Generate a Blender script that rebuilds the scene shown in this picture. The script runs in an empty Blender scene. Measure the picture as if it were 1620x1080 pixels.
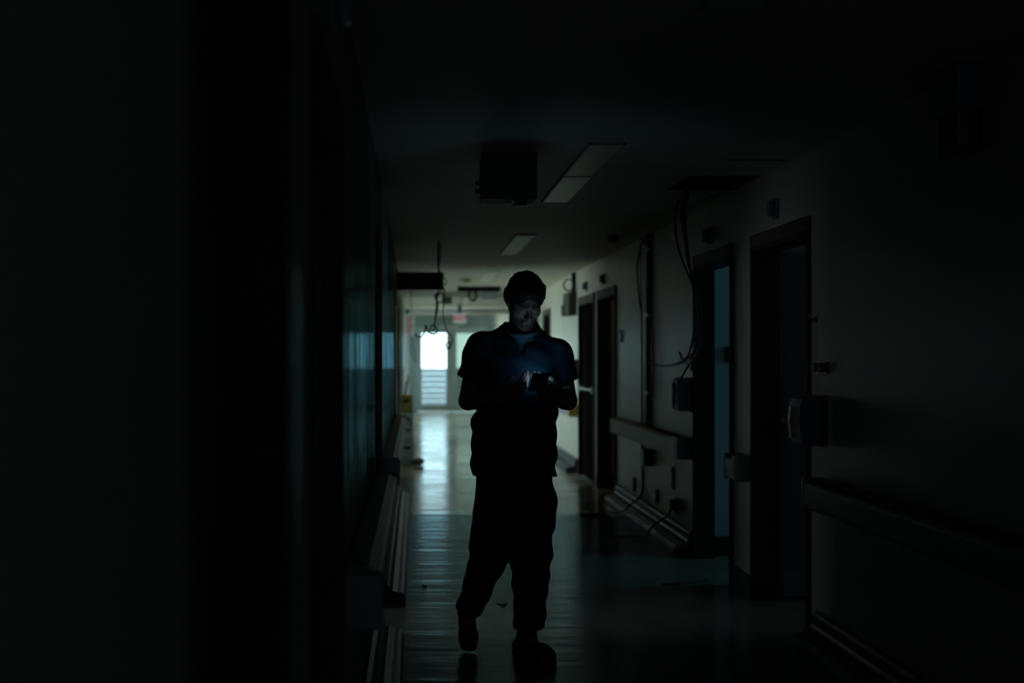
import bpy, bmesh, math, random
import numpy as np
from mathutils import Vector, Matrix, noise

# ------------------------------------------------------------------ camera, sky, exposure
sc = bpy.context.scene
C = sc.collection
EYE = 1.42                       # camera height (m)
cam_d = bpy.data.cameras.new('camera'); cam = bpy.data.objects.new('camera', cam_d); C.objects.link(cam)
cam.location = (0, 0, EYE); cam.rotation_euler = (math.radians(90), 0, 0)
cam_d.sensor_width = 36; cam_d.lens = 50
cam_d.shift_x = (810-657)/1620; cam_d.shift_y = (563-540)/1620
cam_d.clip_start = 0.05; cam_d.clip_end = 300
cam_d.dof.use_dof = True; cam_d.dof.focus_distance = 6.9; cam_d.dof.aperture_fstop = 1.8
sc.camera = cam
sc.view_settings.view_transform = 'Standard'; sc.view_settings.look = 'None'
sc.view_settings.exposure = 0.0; sc.view_settings.gamma = 1; sc.view_settings.use_curve_mapping = False
sc.cycles.max_bounces = 14; sc.cycles.diffuse_bounces = 9; sc.cycles.glossy_bounces = 6
sc.cycles.transparent_max_bounces = 12
sc.cycles.sample_clamp_indirect = 3.0
sc.cycles.caustics_reflective = False; sc.cycles.caustics_refractive = False

SKY = 4.6
w = bpy.data.worlds.new('overcast'); sc.world = w; w.use_nodes = True
bg = w.node_tree.nodes['Background']; bg.inputs[0].default_value = (0.58, 0.89, 1.0, 1); bg.inputs[1].default_value = SKY

def area_light(name, loc, rot, sx, sy, power, col, portal=False, spread=None):
    d = bpy.data.lights.new(name, 'AREA'); d.shape = 'RECTANGLE'; d.size = sx; d.size_y = sy
    d.energy = power; d.color = col
    if portal: d.cycles.is_portal = True
    if spread: d.spread = math.radians(spread)
    o = bpy.data.objects.new(name, d); C.objects.link(o); o.location = loc; o.rotation_euler = rot
    return o
R90 = math.pi/2
# daylight enters by the glazed end doors and the side windows near them
area_light('daylight_portal_end_doors', (0.92, 36.14, 1.1), (-R90, 0, 0), 1.9, 1.95, 1, (1,1,1), portal=True)
area_light('daylight_portal_side_windows', (-0.34, 19.55, 1.35), (0, -R90, 0), 1.75, 5.7, 1, (1,1,1), portal=True)
# added fill behind the camera, lifts the near end of the corridor
area_light('fill_light_behind_camera', (0.9, -2.85, 1.2), (R90, 0, 0), 1.8, 1.4, 2.6, (0.45, 0.68, 1.0))
area_light('daylight_portal_vestibule', (2.14, 32.0, 1.4), (0, R90, 0), 1.7, 5.6, 1, (1,1,1), portal=True)
area_light('daylight_portal_before_vestibule', (2.14, 26.3, 1.35), (0, R90, 0), 1.7, 3.2, 1, (1,1,1), portal=True)  # for the unseen window added to light the frame front
area_light('daylight_portal_vestibule_left', (-0.34, 32.1, 1.35), (0, -R90, 0), 1.75, 5.6, 1, (1,1,1), portal=True)
# dim daylight in the first and second right rooms, then added fill lamps
area_light('room_daylight_second_doorway', (5.0, 9.3, 1.6), (0, R90, 0), 1.0, 0.7, 6.0, (0.25, 0.72, 1.0))
area_light('room_daylight_first_doorway', (5.0, 6.2, 1.9), (0, R90, 0), 0.6, 0.8, 2.0, (0.4, 0.8, 1.0))
area_light('fill_light_far_brown_doorway', (3.0, 14.2, 2.2), (math.radians(60), 0, 0), .6, .6, .45, (1.0, 0.9, 0.75))  # added lamp aimed at the brown partition to brighten it
area_light('fill_light_thin_left_doorway', (-3.0, 7.5, 1.7), (0, -R90, 0), 1.0, 1.2, 8.0, (0.55, 0.82, 1.0))  # unseen lamp added to lift the right wall opposite
area_light('fill_light_near_left', (-3.1, 3.6, 1.5), (0, -R90, 0), 1.0, .8, 5.0, (0.45, 0.75, 1.0))  # unseen lamp added to spill onto the near right wall

# ------------------------------------------------------------------ materials
def mat(name, col, rough=0.5, spec=0.5, metal=0.0, var=0.0, vscale=4.0, bump=0.0, bscale=30.0, stretch=(1,1,1), col2=None, coat=0.0, emit=None, estr=0.0):
    m = bpy.data.materials.new(name); m.use_nodes = True
    nt = m.node_tree; b = nt.nodes['Principled BSDF']
    b.inputs['Roughness'].default_value = rough; b.inputs['Metallic'].default_value = metal
    b.inputs['Specular IOR Level'].default_value = spec; b.inputs['Coat Weight'].default_value = coat
    tc = nt.nodes.new('ShaderNodeTexCoord'); mp = nt.nodes.new('ShaderNodeMapping')
    nt.links.new(tc.outputs['Object'], mp.inputs[0]); mp.inputs['Scale'].default_value = stretch
    n = nt.nodes.new('ShaderNodeTexNoise'); n.inputs['Scale'].default_value = vscale; n.inputs['Detail'].default_value = 5
    nt.links.new(mp.outputs[0], n.inputs['Vector'])
    r = nt.nodes.new('ShaderNodeValToRGB'); nt.links.new(n.outputs[0], r.inputs[0])
    r.color_ramp.elements[0].position = 0.35; r.color_ramp.elements[1].position = 0.7
    c2 = col2 or tuple(c*(1-var) for c in col)
    r.color_ramp.elements[0].color = (*c2, 1); r.color_ramp.elements[1].color = (*col, 1)
    nt.links.new(r.outputs[0], b.inputs['Base Color'])
    if bump:
        n2 = nt.nodes.new('ShaderNodeTexNoise'); n2.inputs['Scale'].default_value = bscale; n2.inputs['Detail'].default_value = 3
        nt.links.new(mp.outputs[0], n2.inputs['Vector'])
        bp = nt.nodes.new('ShaderNodeBump'); bp.inputs['Strength'].default_value = 1.0; bp.inputs['Distance'].default_value = bump
        nt.links.new(n2.outputs[0], bp.inputs['Height']); nt.links.new(bp.outputs[0], b.inputs['Normal'])
    if emit:
        b.inputs['Emission Color'].default_value = (*emit, 1); b.inputs['Emission Strength'].default_value = estr
    return m

def wall_mat(name, col, rough, bump, stretch, scuff=0.25, spec=.5):
    m = mat(name, col, rough, spec, var=0.10, vscale=1.3, bump=bump, bscale=9.0, stretch=stretch)
    nt = m.node_tree; b = nt.nodes['Principled BSDF']
    ramp = [n for n in nt.nodes if n.type == 'VALTORGB'][0]
    tc = [n for n in nt.nodes if n.type == 'TEX_COORD'][0]
    mp = nt.nodes.new('ShaderNodeMapping'); mp.inputs['Scale'].default_value = (1, 1.2, 5); nt.links.new(tc.outputs['Object'], mp.inputs[0])
    n = nt.nodes.new('ShaderNodeTexNoise'); n.inputs['Scale'].default_value = 3.2; n.inputs['Detail'].default_value = 8; n.inputs['Roughness'].default_value = 0.65
    nt.links.new(mp.outputs[0], n.inputs['Vector'])
    r = nt.nodes.new('ShaderNodeValToRGB'); r.color_ramp.elements[0].position = 0.66; r.color_ramp.elements[1].position = 0.72
    r.color_ramp.elements[0].color = (1, 1, 1, 1); v = 1-scuff*2; r.color_ramp.elements[1].color = (v, v*0.95, v*0.9, 1)
    nt.links.new(n.outputs[0], r.inputs[0])
    mx = nt.nodes.new('ShaderNodeMix'); mx.data_type = 'RGBA'; mx.blend_type = 'MULTIPLY'; mx.inputs[0].default_value = 1
    nt.links.new(ramp.outputs[0], mx.inputs[6]); nt.links.new(r.outputs[0], mx.inputs[7]); nt.links.new(mx.outputs[2], b.inputs['Base Color'])
    return m

def floor_mat():
    m = bpy.data.materials.new('polished_vinyl_tile'); m.use_nodes = True
    nt = m.node_tree; b = nt.nodes['Principled BSDF']; L = nt.links
    b.inputs['Specular IOR Level'].default_value = 0.5
    tc = nt.nodes.new('ShaderNodeTexCoord')
    br = nt.nodes.new('ShaderNodeTexBrick'); br.offset = 0; br.inputs['Scale'].default_value = 1.0
    br.inputs['Brick Width'].default_value = 0.305; br.inputs['Row Height'].default_value = 0.305
    br.inputs['Mortar Size'].default_value = 0.0015; br.inputs['Color1'].default_value = (0.44, 0.39, 0.30, 1)
    br.inputs['Color2'].default_value = (0.39, 0.35, 0.27, 1); br.inputs['Mortar'].default_value = (0.31, 0.28, 0.22, 1)
    L.new(tc.outputs['Object'], br.inputs['Vector'])
    n = nt.nodes.new('ShaderNodeTexNoise'); n.inputs['Scale'].default_value = 2.2; n.inputs['Detail'].default_value = 7
    L.new(tc.outputs['Object'], n.inputs['Vector'])
    mr = nt.nodes.new('ShaderNodeMapRange'); mr.inputs[1].default_value = 0.3; mr.inputs[2].default_value = 0.75
    mr.inputs[3].default_value = 0.12; mr.inputs[4].default_value = 0.24
    L.new(n.outputs[0], mr.inputs[0]); L.new(mr.outputs[0], b.inputs['Roughness'])
    mx = nt.nodes.new('ShaderNodeMix'); mx.data_type = 'RGBA'; mx.blend_type = 'MULTIPLY'; mx.inputs[0].default_value = 0.5
    cr = nt.nodes.new('ShaderNodeValToRGB'); cr.color_ramp.elements[0].color = (.55,.5,.45,1); cr.color_ramp.elements[0].position = .3
    cr.color_ramp.elements[1].position = .6
    L.new(n.outputs[0], cr.inputs[0]); L.new(br.outputs['Color'], mx.inputs[6]); L.new(cr.outputs[0], mx.inputs[7])
    sx = nt.nodes.new('ShaderNodeSeparateXYZ'); L.new(tc.outputs['Object'], sx.inputs[0])
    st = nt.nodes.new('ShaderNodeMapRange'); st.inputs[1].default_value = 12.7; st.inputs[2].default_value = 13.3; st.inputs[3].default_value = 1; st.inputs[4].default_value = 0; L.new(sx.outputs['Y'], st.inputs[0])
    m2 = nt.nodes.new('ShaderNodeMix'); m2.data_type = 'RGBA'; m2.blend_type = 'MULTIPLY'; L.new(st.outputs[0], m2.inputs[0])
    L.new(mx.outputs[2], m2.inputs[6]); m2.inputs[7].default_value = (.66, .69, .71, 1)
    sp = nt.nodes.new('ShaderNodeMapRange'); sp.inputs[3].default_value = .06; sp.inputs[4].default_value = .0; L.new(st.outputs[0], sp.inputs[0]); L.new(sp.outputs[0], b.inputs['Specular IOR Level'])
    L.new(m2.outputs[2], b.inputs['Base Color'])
    mp = nt.nodes.new('ShaderNodeMapping'); mp.inputs['Scale'].default_value = (0.55, 3.0, 1); L.new(tc.outputs['Object'], mp.inputs[0])
    n2 = nt.nodes.new('ShaderNodeTexNoise'); n2.inputs['Scale'].default_value = 1.6; n2.inputs['Detail'].default_value = 3
    L.new(mp.outputs[0], n2.inputs['Vector'])
    bp = nt.nodes.new('ShaderNodeBump'); bp.inputs['Strength'].default_value = 1; bp.inputs['Distance'].default_value = 0.0055
    md = nt.nodes.new('ShaderNodeMapRange'); md.inputs[3].default_value = .0045; md.inputs[4].default_value = .008; L.new(st.outputs[0], md.inputs[0]); L.new(md.outputs[0], bp.inputs['Distance'])
    L.new(n2.outputs[0], bp.inputs['Height']); L.new(bp.outputs[0], b.inputs['Normal'])
    # tinted gloss on the near floor: bluish reflection put into its colour
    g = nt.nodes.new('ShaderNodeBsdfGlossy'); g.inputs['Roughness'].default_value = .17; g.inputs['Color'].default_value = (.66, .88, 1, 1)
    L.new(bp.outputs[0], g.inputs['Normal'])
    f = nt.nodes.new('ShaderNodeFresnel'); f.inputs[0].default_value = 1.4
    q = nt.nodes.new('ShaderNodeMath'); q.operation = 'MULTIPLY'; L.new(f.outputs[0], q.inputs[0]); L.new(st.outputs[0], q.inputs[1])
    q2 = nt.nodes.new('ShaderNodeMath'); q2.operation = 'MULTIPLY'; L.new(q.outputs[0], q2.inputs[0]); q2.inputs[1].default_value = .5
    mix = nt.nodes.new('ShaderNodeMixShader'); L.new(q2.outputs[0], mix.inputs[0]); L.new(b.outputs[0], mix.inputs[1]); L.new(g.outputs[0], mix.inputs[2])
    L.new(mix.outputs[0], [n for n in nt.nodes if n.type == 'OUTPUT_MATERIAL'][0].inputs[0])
    return m

def glass_mat(name, tint):
    m = bpy.data.materials.new(name); m.use_nodes = True; nt = m.node_tree
    for n in list(nt.nodes): nt.nodes.remove(n)
    o = nt.nodes.new('ShaderNodeOutputMaterial'); t = nt.nodes.new('ShaderNodeBsdfTransparent'); g = nt.nodes.new('ShaderNodeBsdfGlossy')
    t.inputs[0].default_value = (*tint, 1); g.inputs['Roughness'].default_value = 0.03
    mx = nt.nodes.new('ShaderNodeMixShader'); f = nt.nodes.new('ShaderNodeFresnel'); f.inputs[0].default_value = 1.35
    nt.links.new(f.outputs[0], mx.inputs[0]); nt.links.new(t.outputs[0], mx.inputs[1]); nt.links.new(g.outputs[0], mx.inputs[2])
    nt.links.new(mx.outputs[0], o.inputs[0])
    return m

M = {}
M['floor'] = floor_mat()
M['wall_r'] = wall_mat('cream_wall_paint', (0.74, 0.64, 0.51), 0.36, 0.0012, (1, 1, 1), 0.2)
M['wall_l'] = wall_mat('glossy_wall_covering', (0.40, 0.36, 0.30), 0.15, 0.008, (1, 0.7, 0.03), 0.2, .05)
nt = M['wall_l'].node_tree; pb = nt.nodes['Principled BSDF']; pb.inputs['Specular IOR Level'].default_value = 0
gl = nt.nodes.new('ShaderNodeBsdfGlossy'); gl.inputs['Roughness'].default_value = 0.09; gl.inputs['Color'].default_value = (.42, .85, 1, 1)
fr = nt.nodes.new('ShaderNodeFresnel'); fr.inputs[0].default_value = 1.05
ml = nt.nodes.new('ShaderNodeMath'); ml.operation = 'MULTIPLY'; nt.links.new(fr.outputs[0], ml.inputs[0])
tcx = nt.nodes.new('ShaderNodeTexCoord'); mpx = nt.nodes.new('ShaderNodeMapping'); mpx.inputs['Scale'].default_value = (1, 1, .04); nt.links.new(tcx.outputs['Object'], mpx.inputs[0])
nx = nt.nodes.new('ShaderNodeTexNoise'); nx.inputs['Scale'].default_value = 9; nx.inputs['Detail'].default_value = 4; nt.links.new(mpx.outputs[0], nx.inputs['Vector'])
mrx = nt.nodes.new('ShaderNodeMapRange'); mrx.inputs[1].default_value = .38; mrx.inputs[2].default_value = .64; mrx.inputs[3].default_value = .03; mrx.inputs[4].default_value = .26
nt.links.new(nx.outputs[0], mrx.inputs[0]); nt.links.new(mrx.outputs[0], ml.inputs[1])
ms_ = nt.nodes.new('ShaderNodeMixShader'); nt.links.new(ml.outputs[0], ms_.inputs[0]); nt.links.new(pb.outputs[0], ms_.inputs[1]); nt.links.new(gl.outputs[0], ms_.inputs[2])
nt.links.new([n for n in nt.nodes if n.type == 'BUMP'][0].outputs[0], gl.inputs['Normal'])
nt.links.new(ms_.outputs[0], [n for n in nt.nodes if n.type == 'OUTPUT_MATERIAL'][0].inputs[0])
M['ceil'] = mat('ceiling_plaster', (0.66, 0.59, 0.47), 0.55, 0.10, var=0.12, vscale=1.0)
M['room'] = mat('room_wall_paint', (0.42, 0.46, 0.46), 0.6, 0.3, var=0.1, vscale=2)
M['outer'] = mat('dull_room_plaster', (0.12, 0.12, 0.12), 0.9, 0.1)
M['frame'] = mat('brown_painted_door_frame', (0.06, 0.042, 0.032), 0.6, 0.15, var=0.3, vscale=6)
M['header'] = mat('worn_brown_header', (0.17, 0.11, 0.075), 0.6, 0.15, var=0.5, vscale=9)
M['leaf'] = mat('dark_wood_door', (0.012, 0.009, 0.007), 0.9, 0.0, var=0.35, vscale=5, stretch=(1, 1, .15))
M['slate'] = mat('slate_grey_door', (0.16, 0.17, 0.17), 0.5, 0.4, var=0.15)
M['rail'] = mat('grey_vinyl_handrail', (0.33, 0.33, 0.30), 0.42, 0.4, var=0.12, vscale=5)
M['rail_wood'] = mat('reddish_brown_rail_strip', (0.16, 0.055, 0.025), 0.45, 0.4, var=0.3, vscale=8, stretch=(1, .2, 1))
M['rail_cap'] = mat('yellowed_rail_cap', (0.45, 0.28, 0.07), 0.5, 0.4)
M['bumper'] = mat('dark_rubber_bumper', (0.045, 0.055, 0.062), 0.40, 0.35, var=0.25, vscale=4)
M['base'] = mat('dark_cove_base', (0.03, 0.028, 0.026), 0.4, 0.4)
M['black'] = mat('black_cable_sheath', (0.012, 0.012, 0.013), 0.45, 0.4)
M['cable'] = mat('dark_grey_cable_sheath', (0.03, 0.03, 0.03), 0.45, 0.4)
M['hole'] = mat('void_shade_black', (0.01, 0.01, 0.01), 0.9, 0.1)  # black stands in for the shade inside ceiling openings
M['plastic'] = mat('grey_plastic', (0.22, 0.225, 0.235), 0.4, 0.4)
M['offwhite'] = mat('offwhite_plastic', (0.5, 0.48, 0.42), 0.45, 0.4, var=0.1)
M['white'] = mat('white_paint', (0.93, 0.93, 0.95), 0.4, 0.5, var=0.1, vscale=5)
M['diff'] = mat('yellowed_lamp_diffuser', (0.75, 0.68, 0.52), 0.35, 0.5, var=0.1, bump=0.0008, bscale=120)
M['brass'] = mat('brass', (0.35, 0.19, 0.07), 0.25, 0.5, metal=1)
M['chrome'] = mat('brushed_steel', (0.6, 0.62, 0.65), 0.28, 0.5, metal=1)
M['sign'] = mat('dark_brown_sign_board', (0.018, 0.013, 0.011), 0.4, 0.4)
M['sign_txt'] = mat('faded_sign_lettering', (0.13, 0.11, 0.10), 0.5, 0.3)
M['red'] = mat('red_lettering', (0.75, 0.06, 0.05), 0.5, 0.3, emit=(1, .08, .06), estr=0.12)
M['red_paint'] = mat('red_paint', (0.8, 0.12, 0.14), 0.5, 0.3)
M['exit_face'] = mat('exit_sign_face', (0.7, 0.72, 0.72), 0.4, 0.4, emit=(.8, .85, .9), estr=0.12)
M['blue'] = mat('blue_plaque', (0.08, 0.25, 0.55), 0.35, 0.5)
M['olive'] = mat('olive_board', (0.06, 0.055, 0.035), 0.5, 0.4, var=.2)
M['door_paint'] = mat('grey_green_door_paint', (0.62, 0.74, 0.76), 0.5, 0.3, var=0.1)
M['end_wall'] = mat('grey_green_wall_paint', (0.46, 0.58, 0.60), 0.5, 0.3, var=0.1, vscale=2)
M['glass'] = glass_mat('clear_glass', (0.96, 0.98, 0.98))
M['glass2'] = glass_mat('dusty_glass', (0.40, 0.42, 0.37))
M['fence'] = mat('pale_painted_boards', (0.15, 0.16, 0.175), 0.7, 0.2, var=0.2, vscale=3)
M['ground'] = mat('pale_concrete', (0.85, 0.80, 0.70), 0.9, 0.1, var=0.2)
M['crate'] = mat('pale_blue_plastic', (0.66, 0.80, 0.84), 0.35, 0.5)
M['yellow'] = mat('yellow_plastic', (0.48, 0.36, 0.12), 0.45, 0.4)
M['scrub'] = mat('navy_scrub_cloth', (0.020, 0.055, 0.085), 0.85, 0.15, var=0.2, vscale=9, bump=0.0006, bscale=60)
M['trouser'] = mat('black_navy_trouser_cloth', (0.012, 0.018, 0.028), 0.85, 0.15, var=0.2, vscale=9)
M['tee'] = mat('blue_grey_undershirt', (0.10, 0.16, 0.20), 0.85, 0.1)
M['hair'] = mat('black_brown_hair', (0.012, 0.009, 0.008), 0.6, 0.3, bump=0.002, bscale=70, stretch=(1, 1, .4))
M['shoe'] = mat('dark_grey_shoe', (0.035, 0.035, 0.035), 0.5, 0.3, var=.2)
M['sole'] = mat('grey_shoe_sole', (0.12, 0.12, 0.12), 0.6, 0.3)
M['phone'] = mat('black_phone_case', (0.01, 0.01, 0.012), 0.35, 0.4)
M['screen'] = mat('lit_phone_screen', (0.02, 0.02, 0.02), 0.2, 0.5, emit=(0.32, 0.66, 1.0), estr=5.5)
M['paper'] = mat('scrap_paper', (0.6, 0.6, 0.58), 0.7, 0.2)

# ------------------------------------------------------------------ builders
def tag(o, label=None, cat=None, group=None, kind=None):
    if label: o['label'] = label
    if cat: o['category'] = cat
    if group: o['group'] = group
    if kind: o['kind'] = kind
    return o

class MB:
    def __init__(s): s.bm = bmesh.new()
    def box(s, x0, x1, y0, y1, z0, z1, bevel=0):
        r = bmesh.ops.create_cube(s.bm, size=1)
        vs = r['verts']
        for v in vs:
            v.co = Vector(((x0+x1)/2+v.co.x*(x1-x0), (y0+y1)/2+v.co.y*(y1-y0), (z0+z1)/2+v.co.z*(z1-z0)))
        if bevel:
            es = list({e for v in vs for e in v.link_edges})
            bmesh.ops.bevel(s.bm, geom=es, offset=bevel, segments=3, affect='EDGES', profile=.6)
        return s
    def tube(s, pts, r, n=8, smooth_path=True, closed=False):
        P = [Vector(p) for p in pts]
        if smooth_path and len(P) > 2:
            Q = []
            for i in range(len(P)-1):
                p0 = P[max(i-1, 0)]; p1 = P[i]; p2 = P[i+1]; p3 = P[min(i+2, len(P)-1)]
                for k in range(6):
                    t = k/6
                    Q.append(0.5*((2*p1)+(-p0+p2)*t+(2*p0-5*p1+4*p2-p3)*t*t+(-p0+3*p1-3*p2+p3)*t**3))
            Q.append(P[-1]); P = Q
        rings = []; nrm = None
        for i, p in enumerate(P):
            t = (P[min(i+1, len(P)-1)]-P[max(i-1, 0)]).normalized()
            if nrm is None:
                nrm = t.orthogonal().normalized()
            else:
                nrm = (nrm - t*nrm.dot(t)); nrm = nrm.normalized() if nrm.length > 1e-6 else t.orthogonal().normalized()
            b = t.cross(nrm)
            rr = r if not callable(r) else r(i/(len(P)-1))
            rings.append([s.bm.verts.new(p+rr*(math.cos(2*math.pi*k/n)*nrm+math.sin(2*math.pi*k/n)*b)) for k in range(n)])
        for a, b2 in zip(rings, rings[1:]):
            for k in range(n): s.bm.faces.new((a[k], a[(k+1) % n], b2[(k+1) % n], b2[k]))
        s.bm.faces.new(rings[0][::-1]); s.bm.faces.new(rings[-1])
        return s
    def prof(s, pts, y0, y1):               # (x,z) outline swept along y, capped
        a = [s.bm.verts.new((x, y0, z)) for x, z in pts]; b = [s.bm.verts.new((x, y1, z)) for x, z in pts]
        n = len(pts)
        for k in range(n): s.bm.faces.new((a[k], a[(k+1) % n], b[(k+1) % n], b[k]))
        s.bm.faces.new(a[::-1]); s.bm.faces.new(b)
        return s
    def prof_y(s, pts, x0, x1):             # (y,z) outline swept along x
        a = [s.bm.verts.new((x0, y, z)) for y, z in pts]; b = [s.bm.verts.new((x1, y, z)) for y, z in pts]
        n = len(pts)
        for k in range(n): s.bm.faces.new((a[k], a[(k+1) % n], b[(k+1) % n], b[k]))
        s.bm.faces.new(a[::-1]); s.bm.faces.new(b)
        return s
    def lathe(s, c, prof, axis='z', n=24):
        rings = []
        for r, h in prof:
            ring = []
            for k in range(n):
                a = 2*math.pi*k/n; u, v = r*math.cos(a), r*math.sin(a)
                d = {'z': (u, v, h), 'x': (h, u, v), 'y': (u, h, v)}[axis]
                ring.append(s.bm.verts.new((c[0]+d[0], c[1]+d[1], c[2]+d[2])))
            rings.append(ring)
        for a, b in zip(rings, rings[1:]):
            for k in range(n): s.bm.faces.new((a[k], a[(k+1) % n], b[(k+1) % n], b[k]))
        s.bm.faces.new(rings[0]); s.bm.faces.new(rings[-1])
        return s
    def ball(s, c, r):
        q = bmesh.ops.create_icosphere(s.bm, subdivisions=2, radius=1)
        for v in q['verts']: v.co = Vector((c[0]+v.co.x*r[0], c[1]+v.co.y*r[1], c[2]+v.co.z*r[2]))
        return s
    def build(s, name, m, parent=None, smooth=False, origin=None):
        bmesh.ops.recalc_face_normals(s.bm, faces=s.bm.faces)
        me = bpy.data.meshes.new(name)
        if parent is not None and origin is None: origin = tuple(parent_origin(parent))
        if origin is not None:
            bmesh.ops.translate(s.bm, verts=s.bm.verts, vec=-Vector(origin))
        s.bm.to_mesh(me); s.bm.free()
        me.materials.append(m)
        if smooth:
            for p in me.polygons: p.use_smooth = True
        o = bpy.data.objects.new(name, me); C.objects.link(o)
        if parent is not None: o.parent = parent
        elif origin is not None: o.location = origin
        return o
ORG = {}
def parent_origin(p):
    q = p
    while q.parent is not None: q = q.parent
    # parts are stored in their thing's frame
    return q.location if p.parent is None else ORG.get(p.name, q.location)
def empty(name, loc, label, cat, group=None):
    o = bpy.data.objects.new(name, None); C.objects.link(o); o.location = loc
    o.empty_display_size = .1
    return tag(o, label, cat, group)
def struct(name, mb, m, parent=None, smooth=False):
    o = mb.build(name, m, parent, smooth)
    if parent is None: o['kind'] = 'structure'
    return o
def copy_tree(o, parent=None):
    c = o.copy(); C.objects.link(c)
    if parent is not None: c.parent = parent
    for ch in [q for q in bpy.data.objects if q.parent == o]: copy_tree(ch, c)
    return c

XL, XR, H, TW = -0.20, 1.97, 2.44, 0.12     # wall faces, ceiling height, wall thickness
YEND = 36.0
def at(px, py, Y): return ((px-657)*Y/2250, Y, EYE-(py-563)*Y/2250)

# ------------------------------------------------------------------ shell
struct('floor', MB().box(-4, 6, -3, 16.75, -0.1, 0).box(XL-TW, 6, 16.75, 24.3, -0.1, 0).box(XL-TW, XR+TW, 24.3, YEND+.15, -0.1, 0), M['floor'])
struct('ceiling', MB().box(-4, 1.56, -3, 16.75, H, H+.3).box(XL-TW, 1.56, 16.75, YEND+.15, H, H+.3).box(1.94, 6, -3, 24.3, H, H+.3).box(1.94, XR+TW, 24.3, YEND+.15, H, H+.3).box(1.56, 1.94, -3, 8.06, H, H+.3)
       .box(1.56, 1.94, 8.72, YEND+.15, H, H+.3).box(1.5, 2, 8, 8.8, H+.3, H+.34), M['ceil'])

def wall_with_openings(name, x0, x1, ya, yb, ops, m):
    mb = MB(); y = ya
    for (a, b, z0, z1) in sorted(ops):
        if a > y: mb.box(x0, x1, y, a, 0, H)
        if z1 < H: mb.box(x0, x1, a, b, z1, H)
        if z0 > 0: mb.box(x0, x1, a, b, 0, z0)
        y = b
    mb.box(x0, x1, y, yb, 0, H)
    return struct(name, mb, m)
DH = 2.05
RD = [(7.09, 8.28), (8.82, 10.0), (13.95, 15.3), (15.58, 17.05), (20.7, 21.8), (22.9, 24.0)]
LD = [(1.28, 2.12), (2.72, 3.72), (7.26, 8.04), (13.7, 16.5)]
RWINS = [(24.8, 27.9, .5, 2.2), (29.2, 31.8, .5, 2.2), (32.1, 34.8, .5, 2.2)]  # unseen windows added to light the portal frame and end wall
WINS = [(16.8, 18.5), (18.65, 20.4), (20.55, 22.3), (29.4, 31.8), (32.0, 34.8)]
wall_with_openings('wall_right', XR, XR+TW, -3, YEND, [(a, b, 0, DH) for a, b in RD]+RWINS, M['wall_r'])
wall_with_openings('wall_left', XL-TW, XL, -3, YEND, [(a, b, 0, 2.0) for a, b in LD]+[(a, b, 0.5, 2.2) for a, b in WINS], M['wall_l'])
# end wall round the glazed doors
struct('wall_end', MB().box(XL, 0.05, YEND, YEND+.12, 0, H).box(1.80, XR+TW, YEND, YEND+.12, 0, H).box(0.05, 1.80, YEND, YEND+.12, 2.12, H), M['end_wall'])
struct('wall_back', MB().box(-4, 6, -3.1, -3, 0, H), M['outer'])
# side rooms: outer walls and partitions
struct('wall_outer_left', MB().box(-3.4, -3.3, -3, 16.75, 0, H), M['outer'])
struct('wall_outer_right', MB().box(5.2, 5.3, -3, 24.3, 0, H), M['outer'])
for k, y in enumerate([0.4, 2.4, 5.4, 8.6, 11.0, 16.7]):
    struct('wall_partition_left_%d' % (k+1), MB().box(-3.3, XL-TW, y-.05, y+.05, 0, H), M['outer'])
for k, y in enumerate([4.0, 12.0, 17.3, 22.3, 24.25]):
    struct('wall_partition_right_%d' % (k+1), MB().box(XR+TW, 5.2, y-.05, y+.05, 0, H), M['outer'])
struct('wall_second_room', MB().box(XR+TW, 5.2, 10.12, 10.2, 0, H), M['room'])
struct('wall_first_room', MB().box(XR+TW, 5.2, 8.42, 8.5, 0, H), M['room'])
struct('wall_fourth_room', MB().box(XR+TW, 5.2, 15.42, 15.5, 0, H), mat('brown_room_paint', (0.42, .29, .18), .6, .2))
struct('baseboard_second_room', MB().box(XR+TW, 5.2, 10.09, 10.12, 0, .14), M['base'])
struct('baseboard_fourth_room', MB().box(XR+TW, 5.2, 15.39, 15.42, 0, .14), M['base'])
struct('baseboard_first_room', MB().box(XR+TW, 5.2, 8.40, 8.42, 0, .14), M['base'])
struct('baseboard_right', MB().box(XR-.012, XR, 8.34, 8.76, 0, .13).box(XR-.012, XR, 15.35, 15.53, 0, .13), M['base'])

# door frames (casings and jamb linings)
def casing(name, side, a, b, h, m, wd=.05, out=.018):
    mb = MB()
    if side > 0: x0, x1, j0, j1 = XR-out, XR, XR-out, XR+TW+.01
    else: x0, x1, j0, j1 = XL, XL+out, XL-TW-.01, XL+out
    mb.box(j0, j1, a, a+.03, 0, h).box(j0, j1, b-.03, b, 0, h).box(j0, j1, a, b, h-.03, h)
    sd = .015 if side > 0 else wd
    mb.box(x0, x1, a-sd, a, 0, h).box(x0, x1, b, b+sd, 0, h)
    f = struct(name, mb, m)
    MB().box(x0-(.002 if side > 0 else 0), x1+(.002 if side < 0 else 0), a-sd, b+sd, h, h+wd*1.7).build('header', M['header'], f)
    return f
for k, (a, b) in enumerate(RD): casing('trim_%d' % (k+1), 1, a, b, DH, M['frame'], wd=.04)
for k, (a, b) in enumerate(LD): casing('trim_%d' % (k+11), -1, a, b, 2.0, M['frame'], wd=.04, out=.012)

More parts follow.
